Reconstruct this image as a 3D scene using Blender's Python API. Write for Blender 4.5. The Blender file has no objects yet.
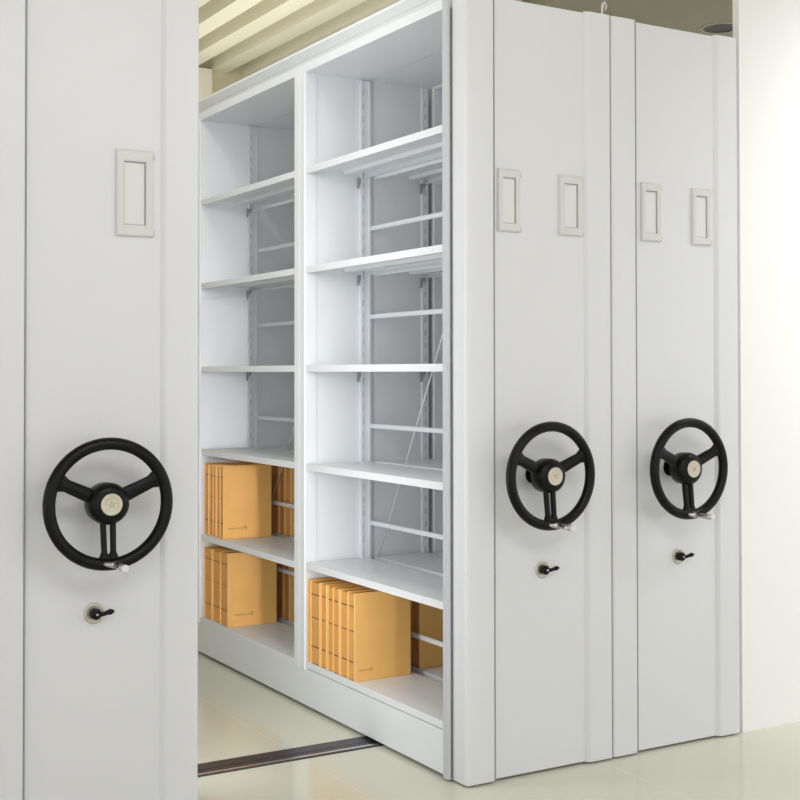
import bpy, bmesh, math, random
from mathutils import Vector, Matrix
random.seed(4)
C = bpy.context.scene.collection
PI = math.pi

# ------------------------------------------------------------------ materials
def mat(name, col, rough=.5, metal=0., spec=.5, noise=0., nscale=30., bump=0., bscale=200., coat=0.):
    m = bpy.data.materials.new(name); m.use_nodes = True
    nt = m.node_tree; b = nt.nodes['Principled BSDF']
    b.inputs['Roughness'].default_value = rough
    b.inputs['Metallic'].default_value = metal
    b.inputs['Specular IOR Level'].default_value = spec
    b.inputs['Coat Weight'].default_value = coat
    tc = nt.nodes.new('ShaderNodeTexCoord')
    n = nt.nodes.new('ShaderNodeTexNoise'); n.inputs['Scale'].default_value = nscale; n.inputs['Detail'].default_value = 4
    nt.links.new(tc.outputs['Object'], n.inputs['Vector'])
    mx = nt.nodes.new('ShaderNodeMix'); mx.data_type = 'RGBA'
    mx.inputs[6].default_value = tuple(c*(1-noise) for c in col) + (1,)
    mx.inputs[7].default_value = tuple(min(1, c*(1+noise)) for c in col) + (1,)
    nt.links.new(n.outputs['Fac'], mx.inputs[0]); nt.links.new(mx.outputs[2], b.inputs['Base Color'])
    if bump:
        n2 = nt.nodes.new('ShaderNodeTexNoise'); n2.inputs['Scale'].default_value = bscale
        nt.links.new(tc.outputs['Object'], n2.inputs['Vector'])
        bp = nt.nodes.new('ShaderNodeBump'); bp.inputs['Strength'].default_value = bump; bp.inputs['Distance'].default_value = .002
        nt.links.new(n2.outputs['Fac'], bp.inputs['Height']); nt.links.new(bp.outputs['Normal'], b.inputs['Normal'])
    return m
M = {}
M['steel'] = mat('powder_coated_steel', (.76, .77, .80), .42, noise=.015, nscale=3, bump=.12, bscale=260)
M['rack'] = mat('rack_steel', (.79, .815, .84), .36, noise=.015, nscale=3, bump=.08, bscale=260)
M['post'] = mat('post_steel', (.55, .57, .60), .4, noise=.015, nscale=3)
M['slot'] = mat('slot_shadow', (.55, .56, .57), .7)
M['bracket'] = mat('bracket_steel', (.34, .36, .37), .5)
M['gap_shade'] = mat('gap_shade_grey', (.33, .34, .35), .6)
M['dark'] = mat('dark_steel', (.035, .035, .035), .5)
M['black'] = mat('black_plastic', (.003, .003, .0035), .33, spec=.22, noise=.1)
M['chrome'] = mat('chrome', (.55, .55, .56), .25, metal=1.)
M['white_cap'] = mat('white_cap', (.8, .8, .78), .4)
M['cap'] = mat('cream_metal', (.62, .58, .47), .38, metal=.5, noise=.12, nscale=90)
M['card'] = mat('card_paper', (.77, .77, .775), .6)
M['holder'] = mat('holder_plastic', (.70, .70, .71), .45)
M['kraft'] = mat('kraft_cover', (.92, .52, .155), .62, noise=.06, nscale=14, bump=.2, bscale=300)
M['kraft_spine'] = mat('kraft_spine', (.76, .38, .10), .62, noise=.08, nscale=20, bump=.2, bscale=300)
M['kraft_edge_lit'] = mat('kraft_edge_lit', (.90, .66, .34), .6, noise=.04)
M['ink'] = mat('brown_ink', (.14, .065, .025), .7)
M['inkl'] = mat('faded_ink', (.32, .16, .055), .7)
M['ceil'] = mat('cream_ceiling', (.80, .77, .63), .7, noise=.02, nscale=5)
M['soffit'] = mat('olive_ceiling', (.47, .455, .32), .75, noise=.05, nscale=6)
M['wall'] = mat('cream_wall', (.66, .60, .42), .7, noise=.02, nscale=4)
M['white'] = mat('white_wall', (.93, .93, .93), .7, noise=.005, nscale=4)
M['rail'] = mat('rail_steel', (.05, .05, .065), .3, metal=.6, noise=.5, nscale=25)
M['railb'] = mat('polished_rail', (.8, .8, .82), .25, metal=1.)

def floor_mat():
    m = mat('glossy_floor', (.66, .665, .56), .13, spec=.55, noise=.035, nscale=2.2)
    nt = m.node_tree; b = nt.nodes['Principled BSDF']
    tc = nt.nodes['Texture Coordinate']
    br = nt.nodes.new('ShaderNodeTexBrick'); br.offset = 0
    br.inputs['Scale'].default_value = 1; br.inputs['Mortar Size'].default_value = .0035
    br.inputs['Brick Width'].default_value = .8; br.inputs['Row Height'].default_value = 2.4
    mp = nt.nodes.new('ShaderNodeMapping'); mp.inputs['Location'].default_value = (.29, .6, 0)
    nt.links.new(tc.outputs['Object'], mp.inputs['Vector']); nt.links.new(mp.outputs['Vector'], br.inputs['Vector'])
    mx = nt.nodes.new('ShaderNodeMix'); mx.data_type = 'RGBA'
    old = b.inputs['Base Color'].links[0].from_socket
    nt.links.new(br.outputs['Fac'], mx.inputs[0]); nt.links.new(old, mx.inputs[6])
    mx.inputs[7].default_value = (.71, .715, .62, 1)
    nt.links.new(mx.outputs[2], b.inputs['Base Color'])
    return m
M['floor'] = floor_mat()

# ------------------------------------------------------------------ mesh helpers
def box(bm, x0, x1, y0, y1, z0, z1, bev=0., seg=2, mi=0):
    vs = [bm.verts.new((x, y, z)) for x in (x0, x1) for y in (y0, y1) for z in (z0, z1)]
    fs = [bm.faces.new([vs[i] for i in f]) for f in ((0,1,3,2),(4,6,7,5),(0,4,5,1),(2,3,7,6),(0,2,6,4),(1,5,7,3))]
    for f in fs: f.material_index = mi
    if bev:
        es = list({e for f in fs for e in f.edges})
        r = bmesh.ops.bevel(bm, geom=es, offset=bev, segments=seg, profile=.5, affect='EDGES')
        for f in r['faces']: f.material_index = mi
    return fs
def prism_y(bm, prof, y0, y1, mi=0):            # profile of (x, z) points swept along y
    n = len(prof)
    a = [bm.verts.new((x, y0, z)) for x, z in prof]; b = [bm.verts.new((x, y1, z)) for x, z in prof]
    fs = [bm.faces.new(a), bm.faces.new(b[::-1])]
    for i in range(n): fs.append(bm.faces.new((a[i], b[i], b[(i+1) % n], a[(i+1) % n])))
    for f in fs: f.material_index = mi
def prism_z(bm, prof, z0, z1, mi=0):            # profile of (x, y) points swept along z
    n = len(prof)
    a = [bm.verts.new((x, y, z0)) for x, y in prof]; b = [bm.verts.new((x, y, z1)) for x, y in prof]
    fs = [bm.faces.new(a), bm.faces.new(b[::-1])]
    for i in range(n): fs.append(bm.faces.new((a[i], a[(i+1) % n], b[(i+1) % n], b[i])))
    for f in fs: f.material_index = mi
def tube(bm, pts, rads, n=16, cap=True, closed=False, squash=None, mi=0):
    pts = [Vector(p) for p in pts]; rings = []
    if not hasattr(rads, '__len__'): rads = [rads]*len(pts)
    N = len(pts)
    for i, p in enumerate(pts):
        if closed: t = pts[(i+1) % N]-pts[i-1]
        else: t = pts[min(i+1, N-1)]-pts[max(i-1, 0)]
        t.normalize()
        up = Vector((0, 1, 0)) if abs(t.y) < .9 else Vector((0, 0, 1))
        s = t.cross(up).normalized(); u = s.cross(t).normalized()
        sq = squash or (1, 1)
        rings.append([bm.verts.new(p + (s*math.cos(2*PI*k/n)*sq[0] + u*math.sin(2*PI*k/n)*sq[1])*rads[i]) for k in range(n)])
    M_ = N if closed else N-1
    for i in range(M_):
        a, b = rings[i], rings[(i+1) % N]
        for k in range(n):
            f = bm.faces.new((a[k], a[(k+1) % n], b[(k+1) % n], b[k])); f.smooth = True; f.material_index = mi
    if cap and not closed:
        for r_ in (rings[0][::-1], rings[-1]):
            f = bm.faces.new(r_); f.material_index = mi
def lathe_y(bm, cx, cz, prof, n=40, mi=0):      # prof: (radius, y) points around an axis along y
    rings = []
    for r_, y in prof:
        rings.append([bm.verts.new((cx+max(r_, 1e-5)*math.cos(2*PI*k/n), y, cz+max(r_, 1e-5)*math.sin(2*PI*k/n))) for k in range(n)])
    for a, b in zip(rings, rings[1:]):
        for k in range(n):
            f = bm.faces.new((a[k], a[(k+1) % n], b[(k+1) % n], b[k])); f.smooth = True; f.material_index = mi
    for r_ in (rings[0], rings[-1]):
        try: bm.faces.new(r_).material_index = mi
        except ValueError: pass
def obj(name, bm, mats, parent=None, loc=(0, 0, 0)):
    bmesh.ops.recalc_face_normals(bm, faces=bm.faces)
    me = bpy.data.meshes.new(name); bm.to_mesh(me); bm.free()
    if not isinstance(mats, (list, tuple)): mats = [mats]
    for m in mats: me.materials.append(m)
    return inst(name, me, parent, loc)
def inst(name, me, parent=None, loc=(0, 0, 0)):
    o = bpy.data.objects.new(name, me); C.objects.link(o); o.location = loc
    if parent: o.parent = parent
    return o
def sharp(o, ang=35):
    me = o.data
    me.set_sharp_from_angle(angle=math.radians(ang)) if hasattr(me, 'set_sharp_from_angle') else None
def thing(name, label, cat, loc=(0, 0, 0), group=None):
    o = bpy.data.objects.new(name, None); C.objects.link(o); o.location = loc; o.empty_display_size = .1
    o['label'] = label; o['category'] = cat
    if group: o['group'] = group
    return o
def struct(name, bm, mats):
    o = obj(name, bm, mats); o['kind'] = 'structure'; return o
B = bmesh.new

# ------------------------------------------------------------------ dimensions
D = .5651                      # pitch of the units along the rails
W = .5590                      # width of an end panel
H = 2.4
LEV = [.176, .541, .9065, 1.272, 1.640, 2.010]
PL = .024                      # lip height of a shelf
BAYS = [(.10, 1.048), (1.143, 2.098)]
XR = .525                      # rear of the rack
cache = {}
def cached(name, fn, mats, parent, loc=(0, 0, 0)):
    if name not in cache:
        bm = fn(); bmesh.ops.recalc_face_normals(bm, faces=bm.faces)
        me = bpy.data.meshes.new(name); bm.to_mesh(me); bm.free()
        for m in (mats if isinstance(mats, (list, tuple)) else [mats]): me.materials.append(m)
        cache[name] = me
    return inst(name.split(':')[0], cache[name], parent, loc)

# --- shelf profiles: folded sheet, front half (x 0 .. .248)
def shelf_bm(length, w, h=PL):
    bm = B(); t = .0025
    p = [(0, 0), (0, -h), (.014, -h), (.014, -h+t), (t, -h+t), (t, -t), (w-t, -t), (w-t, -h+t), (w-.012, -h+t), (w-.012, -h), (w, -h), (w, 0)]
    prism_y(bm, p, 0, length)
    # stiffener folded under the sheet
    prism_y(bm, [(w*.60, -t), (w*.62, -h*.62), (w*.76, -h*.62), (w*.78, -t)], .01, length-.01)
    return bm
def bracket_bm():
    bm = B()
    # small hook plate under a shelf end (in the x-z plane)
    prof = [(0, 0), (.026, 0), (.022, -.012), (.012, -.020), (.006, -.040), (0, -.040)]
    prism_y(bm, prof, 0, .004)
    return bm
def post_bm(z0=.0):
    """centre post: shallow folded channel with punched slots"""
    bm = B()
    box(bm, -.021, .021, -.010, 0, z0, 2.36)
    box(bm, -.021, -.013, -.014, -.010, z0, 2.36)
    box(bm, .013, .021, -.014, -.010, z0, 2.36)
    z = .2
    while z < 2.33:
        box(bm, -.014, -.010, -.0146, -.0138, z, z+.022, mi=1)
        z += .05
    return bm
def divider_bm():
    bm = B(); box(bm, .012, XR-.005, -.016, .016, .10, 2.36)
    # pressed flange that turns the front edge of the side sheet
    return bm
def upright_bm(y0, y1):
    bm = B()
    # front face post, stepped: narrow outer face and a chamfered inner return
    prism_z(bm, [(-.019, y0+.049), (-.019, y1-.004), (-.015, y1), (.03, y1), (.03, y0), (-.015, y0), (-.019, y0+.004), (-.019, y0+.044), (-.0165, y0+.0465)], .145, 2.368)
    return bm
def rear_upright_bm(y0, y1):
    bm = B(); box(bm, XR-.034, XR, y0, y1, .12, 2.368, .003, 1)
    z = .19
    while z < 2.34:
        box(bm, XR-.020, XR-.014, y0-.0006, y0+.0002, z, z+.022, mi=1)
        z += .05
    return bm

def make_unit(X, label, wx, wz, lx, lz, holders, wheel_label=None):
    u = thing('mobile_shelving_unit', label, 'shelving unit', (X, 0, 0), 'mobile shelving units on the floor rails')
    # ---- end panel with its two raised edge strips
    bm = B(); box(bm, .004, W-.004, .0, .063, .007, H, .002, 1); obj('end_panel', bm, M['steel'], u)
    s1, s2 = .1010, .4565
    bm = B()
    prism_z(bm, [(-.002, .066), (-.002, .002), (.001, -.006), (.006, -.010), (s1-.005, -.010), (s1-.001, -.008), (s1, -.004), (s1, .002), (.003, .002), (.003, .066)], .006, H+.003)
    obj('edge_strip', bm, M['steel'], u)
    bm = B()
    prism_z(bm, [(W, .066), (W, -.007), (W-.003, -.011), (s2+.016, -.011), (s2+.010, -.009), (s2, -.001), (s2, .002), (W-.003, .002), (W-.003, .066)], .006, H+.003)
    obj('edge_strip', bm, M['steel'], u)
    # thin raised grey line painting the gap shadow beside left strip
    bm = B(); box(bm, s1+.0001, s1+.0036, -.0088, .0, .008, H); obj('gap_shade_strip', bm, M['gap_shade'], u)
    if X == 0:
        bm = B(); box(bm, W+.0001, W+.0036, -.0045, .05, .012, H-.004); obj('seam_shade_strip', bm, M['dark'], u)  # dark strip added to paint the shade in the seam between units
    # ---- flange lip behind the panel on the open side
    bm = B()
    prism_z(bm, [(.0, .0665), (-.006, .0665), (-.0165, .0665), (-.020, .069), (-.020, .094), (-.017, .098), (.02, .098), (.02, .066)], .008, H+.003)
    obj('door_jamb', bm, M['post'], u)
    # ---- skirt/plinth of the rack and the carriage under it
    bm = B(); box(bm, -.013, XR, .099, 2.19, .012, .148, .002, 1); obj('plinth', bm, M['rack'], u)
    bm = B()
    for yy in (.561, 1.9):
        for xx in (.07, .44):
            tube(bm, [(xx, yy-.015, .03), (xx, yy+.015, .03)], .0265, 20)
    box(bm, .03, XR-.03, .12, 2.12, .010, .020); 
    obj('carriage', bm, M['dark'], u)
    # ---- uprights and side sheets
    for k, (y0, y1) in enumerate(((1.05, 1.142), (2.10, 2.19))):
        cached('upright:%d' % k, lambda: upright_bm(y0, y1), [M['rack'], M['slot']], u)
        cached('upright:r%d' % k, lambda: rear_upright_bm(y0, y1), [M['rack'], M['slot']], u)
        def dv():
            bm = B(); box(bm, .028, .262, y0+.004, y1-.004, .12, 2.366); box(bm, .262, XR-.033, y0+.006, y1-.006, .12, 2.366); return bm
        cached('side_sheet:%d' % k, dv, M['rack'], u)
        def cp():
            bm = post_bm(.12); bmesh.ops.translate(bm, verts=bm.verts, vec=(.237, y0+.006, 0)); return bm
        cached('upright:c%d' % k, cp, [M['rack'], M['slot']], u)
    def nearsheet():
        bm = B(); box(bm, -.010, XR, .0665, .0985, .012, 2.366); return bm
    cached('side_sheet:n', nearsheet, M['rack'], u)
    # ---- shelves
    for bi, (y0, y1) in enumerate(BAYS):
        for z in LEV:
            if bi and z < .6: z -= .009
            s = cached('shelf:f', lambda: shelf_bm(.947, .252, PL+.0), M['rack'], u, (-.0145, y0, z))
            r = cached('shelf:r', lambda: shelf_bm(.947, .243), M['rack'], u, (.277, y0, z))
            if z > .3:
                for o, px in ((s, .2155), (r, .204)):
                    for py in (.9425, .0005):
                        cached('bracket', bracket_bm, M['bracket'], o, (px, py, -PL))
        for z in (1.797, 1.459, 1.041, .672, (.300, .385)[bi]):
            def rod():
                bm = B(); box(bm, -.005, .005, .0, .948, -.009, .009, .003, 1); return bm
            cached('back_bar', rod, M['rack'], u, (.262, y0, z))
    for a, b in (((.2675, 1.0, .545), (.2675, .12, 2.15)), ((.2675, 2.05, .545), (.2675, 1.16, 1.85))):
        bm = B(); tube(bm, [a, b], .0028, 8); obj('brace_rod', bm, M['white_cap'], u)
    # ---- top: fascia with a flared cornice, and its soffit sheets
    bm = B()
    if X <= 0: prism_y(bm, [(-.017, 2.366), (-.017, 2.396), (-.011, 2.400), (-.016, 2.412), (-.020, 2.413), (-.036, 2.438), (-.036, 2.446), (.02, 2.446), (.02, 2.366)], .098, 2.19)
    else: box(bm, -.010, .02, .099, 2.19, 2.366, H)
    obj('fascia', bm, M['rack'], u)
    bm = B(); box(bm, .02, .259, .098, 2.18, 2.366, 2.378); box(bm, .262, XR, .098, 2.18, 2.366, 2.378)
    box(bm, .02, XR, .0635, 2.18, 2.378, 2.392)
    obj('top_sheet', bm, M['rack'], u)
    # ---- handwheel
    yr = -.092; R = .1507
    bm = B(); n = 72
    tube(bm, [(wx+R*math.cos(2*PI*k/n), yr, wz+R*math.sin(2*PI*k/n)) for k in range(n)], .0155, 18, closed=True)
    def spoke(a, w0, w1, off0=0, off1=0, r0=.03, r1=.148):
        d = Vector((math.cos(a), 0, math.sin(a))); s = Vector((-math.sin(a), 0, math.cos(a)))
        c = Vector((wx, 0, wz)); N = 9; rings = []
        for i in range(N):
            t = i/(N-1); rr = r0+(r1-r0)*t; w = w0+(w1-w0)*t; of = off0+(off1-off0)*t
            if t > .75: w += (t-.75)*.05
            y = yr + .012*(1-t)
            ctr = c+d*rr+s*of
            rings.append([bm.verts.new(ctr+s*w*cx_+Vector((0, y+cy_*.0075, 0))) for cx_, cy_ in ((-1, -.4), (-.8, -1), (.8, -1), (1, -.4), (1, .6), (.8, 1), (-.8, 1), (-1, .6))])
        for p_, q_ in zip(rings, rings[1:]):
            for k in range(8):
                f = bm.faces.new((p_[k], p_[(k+1) % 8], q_[(k+1) % 8], q_[k])); f.smooth = True
        bm.faces.new(rings[0]); bm.faces.new(rings[-1])
    spoke(math.radians(25), .019, .015); spoke(math.radians(155), .019, .015)
    spoke(math.radians(270), .0072, .0065, .013, .011); spoke(math.radians(270), .0072, .0065, -.013, -.011)
    wheel = obj('handwheel', bm, M['black'], u)
    bm = B()
    lathe_y(bm, wx, wz, [(.0, .001), (.030, .001), (.030, -.004), (.018, -.006), (.018, -.046), (.046, -.048), (.052, -.054), (.053, -.086), (.050, -.098), (.042, -.106), (.033, -.1095), (.0, -.1105)], 48)
    hub = obj('hub', bm, M['black'], wheel)
    for p_ in hub.data.polygons: p_.use_smooth = True
    sharp(hub, 50)
    bm = B(); lathe_y(bm, wx, wz, [(0, -.110), (.0270, -.110), (.0278, -.113), (.0262, -.115), (.0245, -.1145), (.0, -.1152)], 40)
    # faint embossed ring and star on the cap
    for k in range(5):
        a = PI/2+2*PI*k/5; tube(bm, [(wx+.003*math.cos(a), -.1153, wz+.003*math.sin(a)), (wx+.011*math.cos(a), -.1153, wz+.011*math.sin(a))], [.0024, .0008], 6)
    tube(bm, [(wx+.017*math.cos(2*PI*k/36), -.1151, wz+.017*math.sin(2*PI*k/36)) for k in range(36)], .0007, 6, closed=True)
    obj('hub_cap', bm, M['cap'], wheel)
    a = math.radians(274); hx, hz = wx+R*math.cos(a), wz+R*math.sin(a)
    bm = B()
    tube(bm, [(hx-.028, yr-.010, hz+.003), (hx, yr-.018, hz), (hx+.005, yr-.024, hz-.001)], [.006, .009, .005], 14, mi=0)
    tube(bm, [(hx, yr-.010, hz), (hx, yr-.018, hz), (hx, yr-.019, hz), (hx, yr-.060, hz), (hx, yr-.090, hz)], [.0065, .0065, .0075, .0085, .0095], 18, mi=0)
    tube(bm, [(hx, yr-.090, hz), (hx, yr-.095, hz), (hx, yr-.098, hz)], [.0100, .0100, .007], 18, mi=1)
    obj('crank_handle', bm, [M['chrome'], M['white_cap']], wheel)
    # ---- brake lock: rosette, barrel and lever
    bm = B(); lathe_y(bm, lx, lz, [(0, .001), (.026, .001), (.027, -.002), (.0245, -.005), (.020, -.0035), (.0, -.0035)], 36)
    lock = obj('lock_rosette', bm, M['cap'], u)
    bm = B(); lathe_y(bm, lx, lz, [(0, -.003), (.014, -.003), (.014, -.022), (.011, -.026), (.0, -.027)], 24)
    tube(bm, [(lx, -.019, lz), (lx+.018, -.024, lz), (lx+.026, -.026, lz+.003), (lx+.035, -.028, lz+.005), (lx+.044, -.030, lz+.006)], [.0065, .0055, .006, .008, .003], 14, squash=(1, .6))
    obj('lock_lever', bm, M['black'], lock)
    bm = B(); lathe_y(bm, lx+.001, lz, [(0, -.026), (.004, -.026), (.003, -.0285), (0, -.029)], 16); obj('rivet', bm, M['chrome'], lock)
    # ---- label holders
    for hx0, hx1, hz0, hz1 in holders:
        hx0 -= .008; hx1 -= .007
        w, h = hx1-hx0, hz1-hz0; cx, cz = (hx0+hx1)/2, (hz0+hz1)/2
        bm = B(); ix, iz0, iz1 = w*.29, h*.355, h*.365
        def ring(pts): return [bm.verts.new(p) for p in pts]
        def rect(hw, hh, y, c=0): return ring([(cx-hw, y, cz-hh), (cx+hw, y, cz-hh), (cx+hw, y, cz+hh), (cx-hw, y, cz+hh)])
        R_ = [rect(w/2, h/2, .001), rect(w/2, h/2, -.006), rect(w/2-.004, h/2-.004, -.011), rect(ix+.004, iz1+.004, -.011), rect(ix, iz1, -.009), rect(ix, iz1, -.0035), rect(ix-.0005, iz1, .0005)]
        for p_, q_ in zip(R_, R_[1:]):
            for k in range(4): bm.faces.new((p_[k], p_[(k+1) % 4], q_[(k+1) % 4], q_[k]))
        bm.faces.new(R_[0]); bm.faces.new(R_[-1])
        for zz in (cz+h/2-.014, cz-h/2+.010):
            tube(bm, [(cx+w/2+.002, -.005, zz-.006), (cx+w/2+.002, -.005, zz+.006)], .0035, 10)
        hd = obj('card_holder', bm, M['holder'], u)
        bm = B(); box(bm, cx-ix+.001, cx+ix-.004, -.0060, -.0035, cz-iz1+.001, cz+iz1-.004, .001, 1); obj('card', bm, M['card'], hd)
    return u

HM = [(.1262, .2092, 1.678, 1.871), (.362, .4535, 1.678, 1.870)]
make_unit(0, 'grey mobile shelving unit in the middle, open shelves holding kraft file boxes', .2535, .929, .287, .630, HM)
make_unit(D, 'closed grey mobile shelving unit at the right, pushed against the middle unit', .2535, .929, .287, .630,
          [(.136, .219, 1.678, 1.871), (.360, .443, 1.676, 1.869)])
make_unit(-1.4155, 'grey mobile shelving unit nearest the left with one large label holder', .290, .917, .280, .631,
          [(.341, .441, 1.599, 1.825)])

# ------------------------------------------------------------------ archive boxes
def print_marks(bm, x, y, z, n, s, mi=0, last=True):
    """tiny illegible line of printed characters on a cover, ending in a larger one"""
    rnd = random.Random(int(z*1000)+n)
    for i in range(n):
        cx = x+i*s*1.15
        box(bm, cx, cx+s*.8, y-.0004, y, z+s*.55, z+s*.75, mi=mi)
        box(bm, cx+s*.1, cx+s*.7, y-.0004, y, z+s*.05, z+s*.2, mi=mi)
        xx = cx+s*rnd.choice((.15, .35, .55)); box(bm, xx, xx+s*.15, y-.00045, y, z, z+s*.95, mi=mi)
    if last:
        cx = x+n*s*1.15+s*.4; S = s*1.7
        for a in (0, .42, .85): box(bm, cx, cx+S, y-.0004, y, z-S*.1+S*a, z-S*.1+S*(a+.13), mi=mi)
        for a in (0, .87): box(bm, cx+S*a, cx+S*(a+.13), y-.00045, y, z-S*.1, z+S*.88, mi=mi)
def archive_box(x0, y0, y1, z, h, depth, label, group, face='-x', prints=None, cover=None):
    """box standing upright; spine towards -x (or the fore edge when face is '+x')"""
    t = thing('archive_box', label, 'file box', (x0, y0, z+.0005), group)
    w = y1-y0-.0015
    bm = B()
    box(bm, .0035, depth-.004, .003, w-.003, .003, h-.006, .0008, 1)
    # tuck flap slit on top
    box(bm, .02, depth-.02, w*.45, w*.5, h-.0062, h-.0055)
    if prints:
        for zz, th, mi in prints:
            box(bm, .0029, .0036, .0065, w-.005, h*zz-th, h*zz+th, mi=mi+1)
    obj('carton', bm, [M['kraft_spine'], M['ink'], M['inkl']], t)
    for a, b in ((0, .003), (w-.003, w)):
        bm = B(); box(bm, 0, depth, a, b, 0, h, .0007, 1)
        if cover and a == 0: print_marks(bm, cover[0], .0002, cover[1], cover[2], cover[3], mi=cover[4]+1)
        obj('cover_board', bm, [M['kraft'], M['ink'], M['inkl']], t)
    # folded edge of the cover board; the light on it is painted as paler kraft
    bm = B(); box(bm, -.0008, .0016, -.0003, .0052, .0, h, .0006, 1); obj('folded_edge', bm, M['kraft_edge_lit'], t)
    return t
ordn = ['first', 'second', 'third', 'fourth', 'fifth', 'sixth', 'seventh']
def row(ys, x0, z, h, depth, place, group, face, prints, cover=None):
    n = len(ys)-1                                 # ys from the free end to the side sheet
    for i in range(n):
        if i == 0: lab = 'kraft file box with its whole front cover in view, %s' % place
        elif i == n-1: lab = 'kraft file box against the far side sheet, %s' % place
        else: lab = '%s kraft file box from the full-cover end, %s' % (ordn[i], place)
        hh = h-(0, .002, .001, .003, .0, .002, .001)[i]; dx = (0, .002, 0, .003, .001, 0, .002)[i]
        archive_box(x0+dx, ys[i], ys[i+1], z, hh, depth, lab, group, face, prints, cover if i == 0 else None)
P1 = [(.845, .0016, 0), (.55, .001, 1), (.215, .0016, 0)]
P2 = [(.84, .0018, 0), (.56, .0014, 0), (.21, .0018, 0)]
row([.6725, .727, .787, .8405, .887, .9385, 1.018, 1.041], -.0125, .176, .305, .225, 'front row, right bay', 'front row of file boxes at the bottom right', '-x', P2, (.016, .035, 7, .0052, 0))
row([1.8645, 1.908, 1.948, 1.988, 2.034, 2.083], -.003, .532, .314, .225, 'front row, left bay upper shelf', 'front row of file boxes on the upper left shelf', '-x', P1, (.022, .040, 7, .0085, 1))
row([1.813, 1.903, 1.992, 2.083], -.003, .167, .312, .226, 'front row, left bay bottom shelf', 'front row of file boxes on the lower left shelf', '-x', P1, (.030, .045, 7, .0085, 1))
def rear(ys, z, h, place, group):
    n = len(ys)
    for i, (a, b) in enumerate(ys):
        lab = ('nearest' if i == 0 else ordn[i]+' nearest') + ' kraft file box behind the bar, rear of %s' % place
        archive_box(.284, a, b, z, h, .228, lab, group, '+x')
rear([(.728, .79), (.796, .855), (.858, .915), (.918, .975), (.978, 1.035)], .176, .315, 'right bay bottom shelf', 'rear row of file boxes at the bottom right')
rear([(1.80, 1.86), (1.863, 1.92), (1.923, 1.98), (1.983, 2.04)], .532, .312, 'left bay upper shelf', 'rear row of file boxes on the upper left shelf')
rear([(1.815, 1.87), (1.878, 1.93), (1.935, 2.0), (2.003, 2.06)], .167, .315, 'left bay bottom shelf', 'rear row of file boxes on the lower left shelf')

# ------------------------------------------------------------------ floor, rails
bm = B(); box(bm, -6, 4.5, -6, 3.4, -.1, 0); struct('floor', bm, M['floor'])
r = thing('floor_rail', 'dark steel rail set across the pale glossy floor, running in under the middle unit', 'rail', (0, .561, 0))
bm = B(); box(bm, -4, 1.128, -.060, .062, .0, .002); obj('rail_bed', bm, M['rail'], r)
bm = B(); box(bm, -4, 1.128, -.047, -.034, .002, .0032, .0005, 1); obj('rail_strip', bm, M['railb'], r)
bm = B(); box(bm, -4, 1.128, -.060, -.049, .002, .003); obj('rail_gap', bm, M['dark'], r)
bm = B(); prism_x = [( -.004, .002), (.000, .0032), (.040, .0032), (.044, .002)]
vs = [[bm.verts.new((x_, a_, b_)) for a_, b_ in prism_x] for x_ in (-4, 1.128)]
bm.faces.new(vs[0]); bm.faces.new(vs[1][::-1])
for k in range(4): bm.faces.new((vs[0][k], vs[0][(k+1) % 4], vs[1][(k+1) % 4], vs[1][k]))
obj('rail_head', bm, M['rail'], r)

# ------------------------------------------------------------------ ceiling, walls
bm = B()
ZC = 2.9
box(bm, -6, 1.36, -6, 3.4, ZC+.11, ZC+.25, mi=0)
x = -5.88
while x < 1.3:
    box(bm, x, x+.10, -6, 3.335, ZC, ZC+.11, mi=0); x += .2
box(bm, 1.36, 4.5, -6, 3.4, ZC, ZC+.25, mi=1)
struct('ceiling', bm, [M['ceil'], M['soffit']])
bm = B(); box(bm, -6, 4.5, 3.335, 3.5, 0, ZC+.25); struct('wall_back', bm, M['wall'])
bm = B(); box(bm, .30, .515, 3.27, 3.335, 0, ZC); struct('trim_1', bm, M['ceil'])
bm = B(); box(bm, 1.146, 4.5, .0, .03, 0, ZC); struct('wall_right', bm, M['white'])
# recessed light in the olive ceiling
cx, cy = 2.30, 1.25
L = thing('ceiling_light', 'round recessed downlight, dark and unlit, in the olive ceiling above the right unit', 'ceiling light', (cx, cy, ZC))
def lz(bm, prof, n=32, mi=0):
    rings = [[bm.verts.new((r_*math.cos(2*PI*k/n), r_*math.sin(2*PI*k/n), z)) for k in range(n)] for r_, z in prof]
    for a, b in zip(rings, rings[1:]):
        for k in range(n):
            f = bm.faces.new((a[k], a[(k+1) % n], b[(k+1) % n], b[k])); f.smooth = True; f.material_index = mi
    return rings
bm = B(); rg = lz(bm, [(.086, .0), (.094, 0), (.094, -.004), (.090, -.008), (.086, -.006), (.086, 0)]); obj('ring', bm, M['ceil'], L)
bm = B(); rg = lz(bm, [(.086, -.005), (.07, -.002), (.05, -.001)]); bm.faces.new(rg[-1]); obj('diffuser', bm, mat('dark_grille', (.03, .028, .02), .5, noise=.95, nscale=60), L)
# loose cable ends standing up where the middle and right units meet
cb = B()
tube(cb, [(.556, .03, 2.403), (.556, .028, 2.43), (.560, .03, 2.452), (.572, .03, 2.458), (.578, .03, 2.444), (.572, .03, 2.432)], .0022, 8)
tube(cb, [(.566, .04, 2.403), (.570, .04, 2.440), (.580, .04, 2.466)], .002, 8)
o = obj('cable', cb, M['card']); o['label'] = 'thin pale cable end curling up on top where the middle and right units meet'; o['category'] = 'cable'

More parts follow.
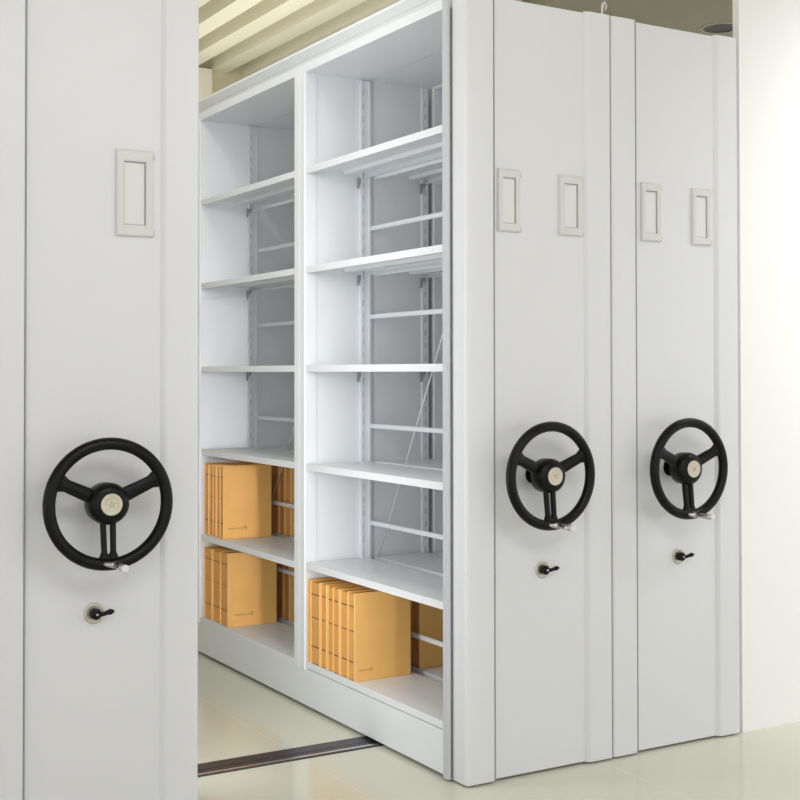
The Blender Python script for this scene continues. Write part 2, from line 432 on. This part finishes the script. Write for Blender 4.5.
# ------------------------------------------------------------------ light
def area(name, loc, rot, sx, sy, power, col=(1, 1, 1)):
    l = bpy.data.lights.new(name, 'AREA'); l.shape = 'RECTANGLE'; l.size = sx; l.size_y = sy; l.energy = power; l.color = col
    o = bpy.data.objects.new(name, l); C.objects.link(o); o.location = loc; o.rotation_euler = rot
    return o
area('ceiling_lamp', (-.8, -2.4, 2.85), (math.radians(38), 0, math.radians(-8)), 2.6, 1.0, 35)
area('ceiling_lamp', (-.50, 1.2, 2.88), (0, 0, 0), .35, 2.2, 7)
area('rib_fill_light', (.27, 1.6, 2.50), (PI, 0, 0), .35, 3.0, 6, (1, .97, .88))  # unseen uplight added over the middle unit to brighten the ceiling ribs
area('rib_fill_light', (-1.1, 1.6, 2.50), (PI, 0, 0), .35, 3.0, 3.5, (1, .97, .88))  # second added uplight, out of view over the left unit
d_ = Vector((-.22, .9, 1.10))-Vector((-1.3, -4.2, 1.35))
sb = area('aisle_fill_light', (-1.3, -4.2, 1.35), d_.to_track_quat('-Z', 'Y').to_euler(), .12, 2.0, 1.5)  # unseen fill light added behind the camera to brighten the shelf interiors
sb.data.spread = math.radians(13)
area('shelf_fill_light', (-.80, .40, 1.25), Vector((1, .42, 0)).to_track_quat('-Z', 'Y').to_euler(), .12, 2.1, 8.5)  # added fill light hidden behind the left unit, brightens dividers and shelf lips
ww = area('wall_fill_light', (3.0, -1.0, 2.85), (math.radians(40), 0, 0), 2.4, .25, 30); ww.data.spread = math.radians(100)  # unseen light added to whiten the right wall
w = bpy.data.worlds.new('World'); bpy.context.scene.world = w; w.use_nodes = True
bg = w.node_tree.nodes['Background']; bg.inputs[0].default_value = (.985, .97, 1, 1); bg.inputs[1].default_value = 1.16

# ------------------------------------------------------------------ camera
f, yaw, roll, pitch = 1273.0734, .53295, -.00094, .016
cp, sp = math.cos(pitch), math.sin(pitch)
fw = Vector((math.sin(yaw)*cp, math.cos(yaw)*cp, sp)); rt = Vector((math.cos(yaw), -math.sin(yaw), 0)); up = rt.cross(fw)
c_, s_ = math.cos(roll), math.sin(roll)
r2 = rt*c_+up*s_; u2 = up*c_-rt*s_
mw = Matrix((r2, u2, -fw)).transposed().to_4x4(); mw.translation = Vector((-2.11838, -3.20589, 1.24454))
cam = bpy.data.cameras.new('camera'); co = bpy.data.objects.new('camera', cam); C.objects.link(co); co.matrix_world = mw
cam.sensor_width = 36; cam.lens = f/800*36; cam.shift_y = (352.23-400)/800; cam.clip_end = 50
sc = bpy.context.scene; sc.camera = co
sc.view_settings.view_transform = 'Standard'; sc.view_settings.look = 'None'; sc.view_settings.gamma = 1
sc.view_settings.exposure = 0.06
